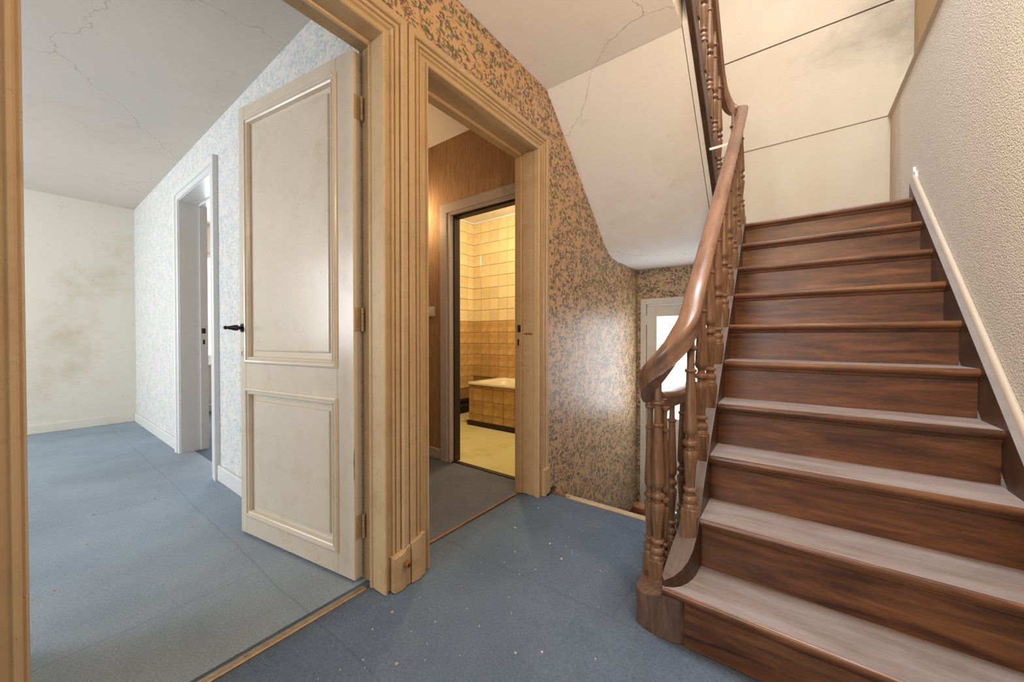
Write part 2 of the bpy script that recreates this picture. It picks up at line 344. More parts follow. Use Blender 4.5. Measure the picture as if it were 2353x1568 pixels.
# ------------------------------------------------------------------ floors
def wavy_floor(name, x0, x1, y0, y1, nx, ny, fn, mat, thick=0.05):
    bm = bmesh.new(); g = [[bm.verts.new((x0 + (x1 - x0) * i / nx, y0 + (y1 - y0) * j / ny, fn(x0 + (x1 - x0) * i / nx, y0 + (y1 - y0) * j / ny))) for j in range(ny + 1)] for i in range(nx + 1)]
    for i in range(nx):
        for j in range(ny): bm.faces.new((g[i][j], g[i + 1][j], g[i + 1][j + 1], g[i][j + 1]))
    b = [bm.verts.new((x, y, -thick)) for x, y in ((x0, y0), (x1, y0), (x1, y1), (x0, y1))]
    bm.faces.new(b[::-1])
    loop = [g[i][0] for i in range(nx + 1)] + [g[nx][j] for j in range(1, ny + 1)] + [g[i][ny] for i in range(nx - 1, -1, -1)] + [g[0][j] for j in range(ny - 1, 0, -1)]
    # side skirts
    def side(vs, a, c):
        bm.faces.new([a] + [c] + vs[::-1])
    side([g[i][0] for i in range(nx + 1)], b[0], b[1]); side([g[nx][j] for j in range(ny + 1)], b[1], b[2])
    side([g[i][ny] for i in range(nx, -1, -1)], b[2], b[3]); side([g[0][j] for j in range(ny, -1, -1)], b[3], b[0])
    return link_mesh(name, bm, mat, autosmooth=40)
def hall_h(x, y):
    # the carpet humps over the strip inside the corridor threshold
    d = x + 1.29
    h = 0.010 * math.exp(-(d / 0.035) ** 2) * (1 if 1.0 < y < 2.0 else 0)
    h += 0.004 * math.sin(5 * x + 3 * y) * 0.5
    return h - 0.004
S(wavy_floor('floor', -1.39, XR + 0.1, -3.2, 2.045, 80, 80, hall_h, M['carpet']), 'dark blue ribbed carpet of the stair hall')
S(box('floor_bedroom', (-6.3, -1.39), (-3.1, 0.93), (-0.05, 0.0), M['carpet_lit']), 'blue carpet of the empty bedroom, coloured lighter to stand in for daylight')
S(box('floor_next_room', (-6.3, -2.66), (0.93, 3.1), (-0.05, -0.001), M['carpet']), 'blue carpet seen through the white doorway')
S(box('floor_corridor', (-2.66, -1.39), (0.93, 2.12), (-0.05, -0.002), M['carpet_grey']), 'grey carpet of the small corridor')
S(box('floor_bathroom', (-3.5, -1.45), (2.12, 3.8), (-0.05, 0.0), M['lino']), 'worn yellow lino of the bathroom')
# lower half landing and steps going down the stairwell
S(box('floor_lower_landing', (XW, -0.30), (2.85, YB), (-0.80, -0.72), M['wood_string']), 'dark wooden half landing below the hall')

# ------------------------------------------------------------------ walls
hw = [((XB, XW), (-3.35, -0.012), (-0.05, CH)), ((XB, XW), (-0.012, 0.872), (HD + 0.025, CH)), ((XB, XW), (0.872, 1.045), (-0.05, CH)),
      ((XB, XW), (1.045, 1.957), (HD + 0.025, CH)), ((XB, XW), (1.957, 2.12), (-0.05, CH)), ((XB, XW), (2.12, YB + 0.15), (-0.9, CH + 2.6))]
S(boxes('wall_hall_left', hw, M['paper_hall']), 'tan floral wallpapered wall with two doorways')
S(boxes('wall_hall_front', [((XB, -1.18), (-3.35, -3.2), (-0.05, CH)), ((-0.38, XR + 0.2), (-3.35, -3.2), (-0.05, CH)), ((-1.18, -0.38), (-3.35, -3.2), (-0.05, 0.85)), ((-1.18, -0.38), (-3.35, -3.2), (2.25, CH))], M['paper_well']), 'wallpapered wall behind the viewer')
# right wall: roughcast below the ledge, set back above it
S(box('wall_right', (XR, XR + 0.25), (-3.2, YB), (-0.05, 2.62), M['roughcast']), 'rough off-white wall beside the stairs')
S(box('wall_right_upper', (XR + 0.115, XR + 0.25), (0.2, YB), (2.62, 5.2), M['plaster_brown']), 'brown set-back wall above the ledge')
# rear wall
S(boxes('wall_back_landing', [((XW, XR + 0.25), (YB, YB + 0.15), (1.70, 2.62)), ((XW, XR + 0.25), (YB + 0.004, YB + 0.15), (2.62, 3.44)), ((XW, XR + 0.25), (YB + 0.0, YB + 0.15), (3.45, 5.2))], M['plaster_landing']), 'stained cream wall behind the landing')
S(boxes('wall_back_stairwell', [((XW, -1.235), (YB, YB + 0.15), (-0.9, 1.70)), ((-1.235, 0.2), (YB, YB + 0.15), (1.385, 1.70)), ((-0.36, 0.2), (YB, YB + 0.15), (-0.9, 1.385))], M['paper_well']), 'tan floral wallpaper over the glazed door')
# skylight shaft walls above (upper floor), and upper hall floor edge
S(box('wall_upper_front', (-0.41, XR + 0.25), (0.55, 0.70), (CH - 0.02, 5.2), M['plaster_plain']))
S(box('wall_upper_left', (XW - 0.1, -1.17), (0.5, 2.12), (CH + 0.14, 5.2), M['plaster_plain']))
S(boxes('ceiling_upper', [((XW - 0.1, -0.55), (0.5, YB + 0.15), (5.2, 5.3)), ((-0.55, XR + 0.25), (0.5, 0.75), (5.2, 5.3)), ((-0.55, XR + 0.25), (1.98, YB + 0.15), (5.2, 5.3)), ((0.63, XR + 0.25), (0.75, 1.98), (5.2, 5.3))], M['plaster_plain']))
S(box('wall_upper_hall', (XW, -0.41), (0.5, 0.6), (CH + 0.14, 5.2), M['plaster_plain']))
# ceilings
S(boxes('ceiling', [((XB, -0.46), (-3.35, 2.06), (CH, CH + 0.14)), ((-0.46, XR + 0.25), (-3.35, 0.60), (CH, CH + 0.14))], M['ceiling_hall']), 'cracked off-white hall ceiling')
S(box('ceiling_bedroom', (-6.4, XB), (-3.2, 1.02), (CB, CB + 0.1), M['ceiling_bed']), 'grey-beige bedroom ceiling with fine cracks')
S(box('ceiling_next_room', (-6.4, -2.72), (1.02, 3.2), (CB, CB + 0.1), M['ceiling_bed']))
S(box('ceiling_corridor', (-2.72, XB), (0.9, 2.081), (2.574, 2.66), M['white']), 'white corridor ceiling')
S(box('ceiling_bathroom', (-3.6, XB), (2.10, 3.85), (2.52, 2.62), M['whitecream']), 'cream bathroom ceiling')
# bedroom shell
DL, DR_ = -4.185, -3.285      # opening in the pale wall
S(boxes('wall_bedroom_right', [((-6.3, DL), (0.85, 1.02), (0, CB)), ((DL, DR_), (0.85, 1.02), (2.175, CB)), ((DR_, XB), (0.85, 1.02), (0, CB))], M['paper_blue']), 'pale blue-green floral wallpapered wall')
S(box('wall_bedroom_end', (-6.36, -6.22), (-3.1, 0.85), (0, CB), M['plaster_end']), 'stained cream end wall of the bedroom')
S(boxes('wall_bedroom_window_side', [((-6.3, -5.6), (-3.12, -3.0), (0, CB)), ((-3.1, XB), (-3.12, -3.0), (0, CB)), ((-5.6, -3.1), (-3.12, -3.0), (0, 0.75)), ((-5.6, -3.1), (-3.12, -3.0), (2.35, CB))], M['plaster_end']), 'bedroom wall with the window')
S(box('wall_bedroom_hall_side', (XB - 0.012, XB), (-3.1, -0.12), (0, CB), M['paper_blue']))
S(box('wall_shade_stub', (-1.96, XB - 0.012), (-0.75, -0.06), (0, CB), M['paper_blue']), 'unseen wall stub added to shade the carpet at the bedroom doorway')  # added out of view to block window light and shade the carpet inside the doorway
# next room shell and its window
S(boxes('wall_next_room_end', [((-6.36, -6.22), (0.85, 1.30), (0, CB)), ((-6.36, -6.22), (2.9, 3.2), (0, CB)), ((-6.36, -6.22), (1.30, 2.9), (0, 0.63)), ((-6.36, -6.22), (1.30, 2.9), (2.13, CB))], M['plaster_end']), 'window wall of the room beyond')
S(box('wall_next_room_rear', (-6.3, -3.6), (3.1, 3.2), (0, CB), M['plaster_end']))
S(box('wall_corridor_left', (-2.72, -2.66), (1.02, 2.12), (0, 2.6), M['paper_brown']))
# corridor rear wall (brown) with the bathroom doorway
BX0, BX1 = -2.175, -1.46
S(boxes('wall_corridor_rear', [((-3.6, BX0), (2.08, 2.12), (0, 2.6)), ((BX0, BX1), (2.08, 2.12), (1.965, 2.6)), ((BX1, XB), (2.08, 2.12), (0, 2.6))], M['paper_brown']), 'brown textile wallpaper around the bathroom door')
# bathroom shell (grout faces behind the tiles)
WL = S(box('wall_bathroom_left', (-3.6, -3.448), (2.12, 3.85), (0, 2.52), M['grout']), 'tiled left wall of the bathroom')
WBk = S(box('wall_bathroom_rear', (-3.6, XB - 0.02), (3.718, 3.85), (0, 2.52), M['grout']), 'tiled rear wall of the bathroom')
S(box('wall_bathroom_right', (XB - 0.02, XB), (2.12, 3.85), (0, 2.52), M['plaster_plain']))

# tiles: each one its own object, sharing two meshes
def tile_mesh(w, h, t=0.008, bev=0.0025):
    bm = bmesh.new(); add_box(bm, (-w / 2, w / 2), (-t / 2, t / 2), (-h / 2, h / 2), bev)
    me = bpy.data.meshes.new('tile'); bm.to_mesh(me); bm.free(); return me
TP = 0.1465; TG = 0.0035
me_hi = tile_mesh(TP - TG, TP - TG); me_hi.materials.append(M['tile_hi'])
me_lo = tile_mesh(TP - TG, TP - TG); me_lo.materials.append(M['tile_lo'])
def put_tile(me, loc, rz, parent):
    o = bpy.data.objects.new('tile', me); COL.objects.link(o); o.location = loc; o.rotation_euler = (0, 0, rz); o.parent = parent
ZT = 1.205
for r in range(-6, 9):
    z = ZT + TP * (r + 0.5)
    if z - TP / 2 < 0.16: continue
    me = me_hi if r >= 0 else me_lo
    for c_ in range(6):
        if z > 0.40: put_tile(me, (-3.446 + TP * (c_ + 0.5), 3.714, z), 0, WBk)
    for c_ in range(5):
        put_tile(me, (-3.444, 3.714 - 0.108 + TP * 0.5 - TP * c_ , z), R(90), WL) if c_ else None
    bm = None
# cut tiles beside the corner on the left wall
me_hc = tile_mesh(0.108 - TG, TP - TG); me_hc.materials.append(M['tile_hi'])
me_lc = tile_mesh(0.108 - TG, TP - TG); me_lc.materials.append(M['tile_lo'])
for r in range(-6, 9):
    z = ZT + TP * (r + 0.5)
    if z - TP / 2 < 0.16: continue
    put_tile(me_hc if r >= 0 else me_lc, (-3.444, 3.714 - 0.054, z), R(90), WL)
S(box('trim_1', (-3.44, -1.5), (3.690, 3.712), (2.505, 2.52), M['white']), 'ragged white bead over the rear tiles')
S(box('trim_2', (-3.440, -3.418), (2.2, 3.70), (2.505, 2.52), M['white']), 'ragged white bead over the left tiles')

# ------------------------------------------------------------------ soffit of the upper flight
SP = [(2.06, 2.597), (2.20, 2.475), (2.95, 1.822), (3.02, 1.762), (3.09, 1.718), (3.18, 1.692), (3.30, 1.682), (YB, 1.682)]
TPf = [(YB, 1.76), (3.16, 1.765), (3.05, 1.84), (2.06, 2.72)]
S(prism_obj('ceiling_stair_soffit', SP + TPf, 0, XW, -0.462, M['plaster_soffit'], smooth=35), 'cracked white plaster soffit under the upper stairs')
S(prism_obj('ceiling_soffit_edge', [(y, z + 0.004) for y, z in SP] + TPf, 0, -0.458, -0.431, M['plaster_soffit'], smooth=35), 'white plaster margin along the upper string')
S(boxes('floor_landing', [((-0.41, XR), (NY(10) + 0.03, YB), (LZ - 0.09, LZ - 0.002))], M['wood_tread']), 'wooden half landing at the top of the stairs')

# ------------------------------------------------------------------ door casings
CAS = [(0, 0), (0, .020), (.004, .025), (.010, .025), (.013, .017), (.016, .014), (.034, .012), (.038, .020), (.042, .023), (.047, .023), (.050, .016), (.053, .016),
       (.056, .026), (.068, .027), (.072, .018), (.075, .018), (.078, .030), (.083, .034), (.104, .034), (.109, .030), (.110, 0)]
def casing_leg(name, e, s, head, face, mat, parent, axis='y', wall=XW, prof=CAS, z0=0.0):
    """leg of an architrave: opening edge e, s = +1/-1 outward; face = sign of the wall normal"""
    bm = bmesh.new(); A, B = [], []
    for t, d in prof:
        a = e + s * t; b = wall + face * d
        A.append((b, a, z0) if axis == 'y' else (a, b, z0)); B.append((b, a, head + t) if axis == 'y' else (a, b, head + t))
    loft(bm, [A, B]); return link_mesh(name, bm, mat, parent)
def casing_head(name, e0, e1, head, face, mat, parent, axis='y', wall=XW, prof=CAS):
    bm = bmesh.new(); A, B = [], []
    for t, d in prof:
        b = wall + face * d
        A.append((b, e0 - t, head + t) if axis == 'y' else (e0 - t, b, head + t)); B.append((b, e1 + t, head + t) if axis == 'y' else (e1 + t, b, head + t))
    loft(bm, [A, B]); return link_mesh(name, bm, mat, parent)
def plinth(name, y0, y1, parent, h0=0.135, h1=0.155, x1=-1.228):
    bm = bmesh.new()
    pts = [(XW, y0), (x1 + 0.002, y0), (x1 + 0.006, (y0 + y1) / 2 - 0.012), (x1 + 0.006, (y0 + y1) / 2 + 0.01), (x1 - 0.003, y1 - 0.02), (x1 - 0.004, y1), (XW, y1)]
    A = [(x, y, 0) for x, y in pts]; B = [(x, y, h0 + (h1 - h0) * (y - y0) / (y1 - y0) + 0.004 * math.sin(40 * y)) for x, y in pts]
    loft(bm, [A, B]); return link_mesh(name, bm, M['cream'], parent)
# bedroom doorway: opening y 0.005 .. 0.845
T3 = S(empty('trim_3'), 'cream moulded architrave of the bedroom doorway')
casing_leg('casing_leg', 0.845, 1, HD, 1, M['cream'], T3)
casing_leg('casing_leg', 0.003, -1, HD, 1, M['cream'], T3)
casing_head('casing_head', 0.003, 0.845, HD, 1, M['cream'], T3)
boxes('jamb', [((-1.345, XW - 0.0005), (0.845, 0.873), (0, HD + 0.024)), ((XB, -1.345), (0.860, 0.873), (0, HD + 0.024))], M['cream'], T3)
prism_obj('jamb_bead', [(-1.345, 0.866), (-1.345, 0.846), (-1.341, 0.840), (-1.333, 0.838), (-1.327, 0.842), (-1.325, 0.852)], 2, 0, HD, M['cream'], T3, smooth=50)
boxes('jamb', [((XB, XW - 0.0005), (-0.013, 0.003), (0, HD + 0.024))], M['cream'], T3)
prism_obj('jamb_bead', [(-1.36, 0.0), (-1.36, 0.008), (-1.352, 0.0125), (-1.33, 0.0125), (-1.322, 0.008), (-1.322, 0.0)], 2, 0, HD, M['cream'], T3, smooth=50)
boxes('jamb_head', [((-1.345, XW - 0.0005), (0.003, 0.845), (HD, HD + 0.026)), ((XB, -1.345), (0.0, 0.866), (HD + 0.012, HD + 0.026))], M['cream'], T3)
prism_obj('jamb_bead', [(-1.345, HD + 0.02), (-1.345, HD - 0.003), (-1.341, HD - 0.009), (-1.333, HD - 0.011), (-1.327, HD - 0.006), (-1.325, HD + 0.005)], 1, 0.003, 0.866, M['cream'], T3, smooth=50)
plinth('plinth', 0.874, 0.954, T3)
# corridor doorway: opening y 1.067 .. 1.935
T4 = S(empty('trim_4'), 'cream moulded architrave of the corridor doorway')
casing_leg('casing_leg', 1.067, -1, HD, 1, M['cream'], T4)
casing_leg('casing_leg', 1.935, 1, HD, 1, M['cream'], T4)
casing_head('casing_head', 1.067, 1.935, HD, 1, M['cream'], T4)
for e, s in ((1.067, -1), (1.935, 1)):
    boxes('jamb', [((-1.285, XW - 0.0005), (e, e + s * 0.023), (0, HD + 0.024)), ((-1.375, -1.285), (e + s * 0.006, e + s * 0.023), (0, HD + 0.024)), ((XB - 0.004, -1.375), (e - s * 0.008, e + s * 0.023), (0, HD + 0.024))], M['cream'], T4, bevel=0.0015)
boxes('jamb_head', [((-1.285, XW - 0.0005), (1.067, 1.935), (HD, HD + 0.026)), ((-1.375, -1.285), (1.067, 1.935), (HD + 0.006, HD + 0.026)), ((XB - 0.004, -1.375), (1.067, 1.935), (HD - 0.012, HD + 0.026))], M['cream'], T4)
plinth('plinth', 0.957, 1.030, T4, 0.157, 0.178)
plinth('plinth', 1.975, 2.050, T4, 0.165, 0.178)
prism_obj('loose_skirting_end', [(1.99, 0.0), (2.055, 0.0), (2.10, 0.012), (2.115, 0.020), (2.055, 0.012), (1.99, 0.010)], 0, -1.250, -1.222, M['wood_string'], T4)
# strike plates on the corridor jamb
box('strike_plate', (-1.402, -1.378), (1.925, 1.9285), (1.03, 1.075), M['dark'], T4)
box('strike_plate', (-1.402, -1.390), (1.925, 1.9285), (0.945, 0.985), M['dark'], T4)
prism_obj('worn_paint_patch', [(-1.362, 1.015), (-1.30, 1.012), (-1.295, 1.022), (-1.33, 1.026), (-1.360, 1.024)], 1, 1.9395, 1.9405, M['orange_wood'], T4)
# bathroom doorway: lilac frame on the brown wall
FLAT = [(0, 0), (0, .016), (.006, .020), (.012, .016), (.020, .016), (.024, .024), (.090, .026), (.096, .022), (.098, 0)]
T5 = S(empty('trim_5'), 'lilac-grey frame of the bathroom doorway')
casing_leg('casing_leg', BX0, -1, 1.96, -1, M['lilac'], T5, 'x', 2.08, FLAT)
casing_leg('casing_leg', BX1, 1, 1.96, -1, M['lilac'], T5, 'x', 2.08, FLAT)
casing_head('casing_head', BX0, BX1, 1.96, -1, M['lilac'], T5, 'x', 2.08, FLAT)
boxes('jamb', [((BX0, BX0 + 0.012), (2.06, 2.125), (0, 1.96))], M['lilac'], T5)
boxes('rebate', [((BX0 + 0.006, BX0 + 0.026), (2.10, 2.16), (0, 1.955)), ((BX0, BX1), (2.10, 2.16), (1.948, 1.965))], M['dark'], T5)
box('sill', (BX0, BX1), (2.085, 2.125), (-0.01, 0.004), M['dark'], T5)
# white doorway in the pale wall
WH = [(0, 0), (0, .018), (.006, .024), (.030, .024), (.034, .018), (.040, .018), (.044, .030), (.085, .034), (.094, .030), (.096, 0)]
T6 = S(empty('trim_6'), 'white architrave of the far bedroom doorway')
casing_leg('casing_leg', DL, -1, 2.165, -1, M['white'], T6, 'x', 0.85, WH)
casing_leg('casing_leg', DR_, 1, 2.165, -1, M['white'], T6, 'x', 0.85, WH)
casing_head('casing_head', DL, DR_, 2.165, -1, M['white'], T6, 'x', 0.85, WH)
boxes('jamb', [((DL - 0.01, DL + 0.004), (0.84, 0.975), (0, 2.165)), ((DL - 0.01, DL + 0.018), (0.975, 1.03), (0, 2.15)), ((DR_ - 0.004, DR_ + 0.01), (0.84, 1.03), (0, 2.165))], M['white'], T6, bevel=0.001)
boxes('jamb_head', [((DL, DR_), (0.84, 0.975), (2.16, 2.175)), ((DL, DR_), (0.975, 1.03), (2.145, 2.175))], M['white'], T6)
box('lock_plate', (DL + 0.017, DL + 0.0195), (0.985, 1.012), (1.03, 1.075), M['dark'], T6)
box('lock_plate', (DL + 0.017, DL + 0.0195), (0.992, 1.006), (0.935, 0.975), M['dark'], T6)

# ------------------------------------------------------------------ baseboards
def skirt(name, x, y, z=0.10, mat='white', label=None, bev=0.004): return S(box(name, x, y, (0, z), M[mat], None, bev), label)
skirt('baseboard_1', (-6.22, DL - 0.096), (0.832, 0.85), 0.10, 'white', 'white baseboard under the pale floral wallpaper by the corner')
skirt('baseboard_2', (DR_ + 0.096, XB), (0.832, 0.85), 0.105, 'white', 'white baseboard between the white doorway and the open door')
skirt('baseboard_3', (-6.22, -6.203), (-3.0, 0.832), 0.095, 'whitecream', 'cream baseboard of the stained end wall')
skirt('baseboard_4', (-2.66, BX0 - 0.098), (2.062, 2.08), 0.085, 'lilac', 'lilac baseboard of the corridor')

# ------------------------------------------------------------------ the open panelled door
TH = R(9.0)
DO = S(empty('door_1', (-1.4027, 0.8113, 0), R(180) + TH), 'open cream panelled door with black handle')
LW, Z0, Z1, DT = 0.838, 0.014, 2.146, 0.036
PZ = [(0.105, 0.745), (0.872, 2.082)]; P0, P1 = 0.100, 0.786
def dbox(name, x, z, y=(-DT, 0.0), mat='door', bev=0.0015, parent=DO): return box(name, x, y, z, M[mat], parent, bev)
dbox('stile', (0, P0), (Z0, Z1)); dbox('stile', (P1, LW), (Z0, Z1))
dbox('rail', (P0, P1), (Z0, PZ[0][0])); dbox('rail', (P0, P1), (PZ[0][1], PZ[1][0])); dbox('rail', (P0, P1), (PZ[1][1], Z1))
MOULD = [(0.0, -0.014), (0.0, 0.001), (.003, .008), (.010, .011), (.016, .009), (.019, .004), (.022, .004), (.026, .007), (.032, .004), (.035, -.006), (.036, -.014)]
for z0, z1 in PZ:
    pn = dbox('panel', (P0, P1), (z0, z1), (-0.026, -0.013), 'door', 0)
    # bolection moulding, mitred ring
    bm = bmesh.new(); rings = []
    for (cx, cz, sx, sz) in ((P0, z0, 1, 1), (P1, z0, -1, 1), (P1, z1, -1, -1), (P0, z1, 1, -1)):
        rings.append([(cx + sx * (t - 0.004), d, cz + sz * (t - 0.004)) for t, d in MOULD])
    rings.append(rings[0]); loft(bm, rings, closed=False, caps=False); bmesh.ops.remove_doubles(bm, verts=bm.verts, dist=1e-5)
    link_mesh('panel_moulding', bm, M['door'], DO, autosmooth=30)
    # raised field with a groove round it
    a = 0.062
    bm = bmesh.new()
    def rect(ins, y): return [(P0 + ins, y, z0 + ins), (P1 - ins, y, z0 + ins), (P1 - ins, y, z1 - ins), (P0 + ins, y, z1 - ins)]
    loft(bm, [rect(a - 0.004, -0.0135), rect(a, -0.0065), rect(a + 0.006, -0.006)], True, False)
    vs = [bm.verts.new(p) for p in rect(a + 0.006, -0.006)]; bm.faces.new(vs); bmesh.ops.remove_doubles(bm, verts=bm.verts, dist=1e-5)
    link_mesh('raised_field', bm, M['door'], pn)
# handle: rosette and a turned lever standing off the door
hd = empty('door_handle'); hd.parent = DO; hd.location = (LW - 0.022, 0, 1.045)
def ylathe(name, prof, mat, parent, n=20):
    bm = bmesh.new(); lathe(bm, prof, n)
    bmesh.ops.rotate(bm, verts=bm.verts, cent=(0, 0, 0), matrix=Matrix.Rotation(R(-90), 3, 'X'))
    return link_mesh(name, bm, mat, parent, autosmooth=45)
ylathe('rosette', [(0.021, 0.0), (0.022, 0.003), (0.018, 0.006), (0.015, 0.0065), (0.012, 0.009), (0.008, 0.010)], M['black_metal'], hd)
ylathe('knob', [(0.007, 0.008), (0.008, 0.018), (0.014, 0.022), (0.015, 0.027), (0.0135, 0.030), (0.0145, 0.034), (0.013, 0.040), (0.010, 0.052), (0.0075, 0.064), (0.0065, 0.068), (0.0095, 0.072), (0.0095, 0.076), (0.006, 0.079), (0.005, 0.083), (0.001, 0.084)], M['black_metal'], hd)
ks = dbox('keyhole_plate', (LW - 0.028, LW - 0.008), (0.895, 0.948), (0.0, 0.0012), 'door', 0.0005)
dbox('keyhole', (LW - 0.0205, LW - 0.0155), (0.905, 0.928), (0.0012, 0.0018), 'dark', 0, ks)
# hinge edge: brass-painted butts
for hz in (1.925, 1.07, 0.225):
    h = empty('hinge'); h.parent = DO; h.location = (0, 0, hz)
    box('hinge_leaf', (-0.0018, 0.0), (-0.030, -0.006), (-0.048, 0.048), M['cream'], h)
    for kx, (a, b) in enumerate(((-0.048, -0.024), (-0.022, 0.022), (0.024, 0.048))):
        bm = bmesh.new(); lathe(bm, [(0.0055, a), (0.0055, b)], 10, (-0.010, -0.036, 0)); link_mesh('knuckle', bm, M['cream'], h, autosmooth=50)
    for sz in (-0.032, 0.0, 0.032):
        bm = bmesh.new(); lathe(bm, [(0.004, -0.0003), (0.004, 0.0010), (0.0028, 0.0014)], 10)
        bmesh.ops.rotate(bm, verts=bm.verts, cent=(0, 0, 0), matrix=Matrix.Rotation(R(-90), 3, 'Y')); bmesh.ops.translate(bm, verts=bm.verts, vec=(-0.0018, -0.019, sz))
        link_mesh('screw', bm, M['cream'], h)
# paint chips down the hinge edge
prism_obj('chipped_edge', [(-0.0006, 0.42), (0.0016, 0.43), (0.001, 0.47), (0.0028, 0.49), (0.001, 0.535), (-0.0006, 0.55)], 1, 0.0, 0.0006, M['dark'], DO)

# window, sill and radiator of the room beyond
WN = S(empty('window_1'), 'bright window of the room beyond')
box('pane', (-6.33, -6.325), (1.36, 2.84), (0.755, 2.06), M['pane'], WN)
boxes('window_frame', [((-6.32, -6.26), (1.30, 1.36), (0.66, 2.13)), ((-6.32, -6.26), (2.84, 2.9), (0.66, 2.13)), ((-6.32, -6.26), (1.36, 2.84), (0.66, 0.755)), ((-6.32, -6.26), (1.36, 2.84), (2.06, 2.13))], M['white'], WN, 0.003)
box('window_sill', (-6.26, -6.10), (1.25, 2.95), (0.625, 0.66), M['white'], WN, 0.004)
rad = tag(empty('radiator', (-6.15, 1.575, 0)), 'white panel radiator under the window of the room beyond', 'radiator')
box('panel', (-0.03, 0.03), (0.0, 1.0), (0.14, 0.52), M['rad'], rad, 0.01)
for i in range(12): box('rib', (0.03, 0.038), (0.05 + 0.08 * i, 0.09 + 0.08 * i), (0.17, 0.49), M['rad'], rad, 0.003)
bm = bmesh.new(); sweep(bm, [Vector((0.0, -0.25, 0.10)), Vector((0.0, 0.1, 0.10)), Vector((0.0, 1.2, 0.10))], [(0.012 * math.cos(a), 0.012 * math.sin(a)) for a in [k * math.pi / 4 for k in range(8)]]); link_mesh('pipe', bm, M['rad'], rad, True)
skirt('baseboard_5', (-6.22, -6.203), (1.02, 3.1), 0.085, 'whitecream', 'cream baseboard under the far radiator')
WN3 = S(empty('window_3'), 'hall window')
boxes('window_frame', [((-1.18, -1.13), (-3.30, -3.22), (0.85, 2.25)), ((-0.43, -0.38), (-3.30, -3.22), (0.85, 2.25)), ((-1.13, -0.43), (-3.30, -3.22), (0.85, 0.90)), ((-1.13, -0.43), (-3.30, -3.22), (2.20, 2.25))], M['white'], WN3)
# bedroom window (lights the room)
WN2 = S(empty('window_2'), 'bedroom window')
boxes('window_frame', [((-5.6, -5.54), (-3.10, -3.02), (0.75, 2.35)), ((-3.16, -3.10), (-3.10, -3.02), (0.75, 2.35)), ((-5.54, -3.16), (-3.10, -3.02), (0.75, 0.80)), ((-5.54, -3.16), (-3.10, -3.02), (2.30, 2.35)), ((-4.38, -4.32), (-3.10, -3.02), (0.80, 2.30))], M['white'], WN2)

# ------------------------------------------------------------------ glazed door down the stairwell
GD = S(empty('door_2', (-1.225, YB - 0.01, -0.72)), 'old white glazed door at the foot of the stairwell')
gx = -1.225; gy = YB - 0.01; gz = -0.72
def g(name, x, z, y=(YB - 0.004, YB + 0.04), mat='whitecream', bev=0.003, parent=GD): return box(name, (x[0] - gx, x[1] - gx), (y[0] - gy, y[1] - gy), (z[0] - gz, z[1] - gz), M[mat], parent, bev)
g('frame_leg', (-1.232, -1.178), (-0.72, 1.385), (YB - 0.02, YB + 0.06)); g('frame_leg', (-0.41, -0.36), (-0.72, 1.385), (YB - 0.02, YB + 0.06)); g('frame_head', (-1.178, -0.41), (1.325, 1.385), (YB - 0.02, YB + 0.06))
g('stile', (-1.174, -1.085), (-0.70, 1.318)); g('stile', (-0.51, -0.414), (-0.70, 1.318)); g('rail', (-1.085, -0.51), (1.212, 1.318))
g('rail', (-1.085, -0.51), (0.10, 0.20)); g('rail', (-1.085, -0.51), (-0.70, -0.55)); g('panel', (-1.085, -0.51), (-0.55, 0.10), (YB + 0.012, YB + 0.03)); 
g('pane', (-1.085, -0.51), (0.20, 1.212), (YB + 0.018, YB + 0.026), 'pane_back', 0)
g('glazing_bead', (-1.090, -1.074), (0.20, 1.212), (YB - 0.006, YB + 0.02)); g('glazing_bead', (-1.085, -0.51), (1.203, 1.216), (YB - 0.006, YB + 0.02))
for hz in (1.12, -0.40): g('hinge', (-1.184, -1.170), (hz, hz + 0.10), (YB - 0.028, YB - 0.004))

# ------------------------------------------------------------------ trims of the stair hall
S(box('trim_7', (-1.10, -0.42), (2.045, 2.085), (-0.05, 0.004), M['wood_raw'], None, 0.003), 'pale wooden edging strip of the stairwell')
S(box('trim_8', (-1.14, -0.42), (2.085, 2.10), (-0.25, -0.002), M['cream'], None), 'cream facing below the stairwell edge')
S(prism_obj('trim_9', [(XR - 0.012, 2.612), (XR - 0.016, 2.618), (XR - 0.012, 2.630), (XR + 0.12, 2.630), (XR + 0.12, 2.621), (XR, 2.621), (XR, 2.600)], 1, 0.2, YB, M['plaster_landing']), 'plaster ledge along the top of the rough wall')
S(box('trim_10', (XW, XR), (YB - 0.007, YB + 0.004), (2.614, 2.630), M['plaster_landing'], None, 0.003), 'plaster ledge across the landing wall')

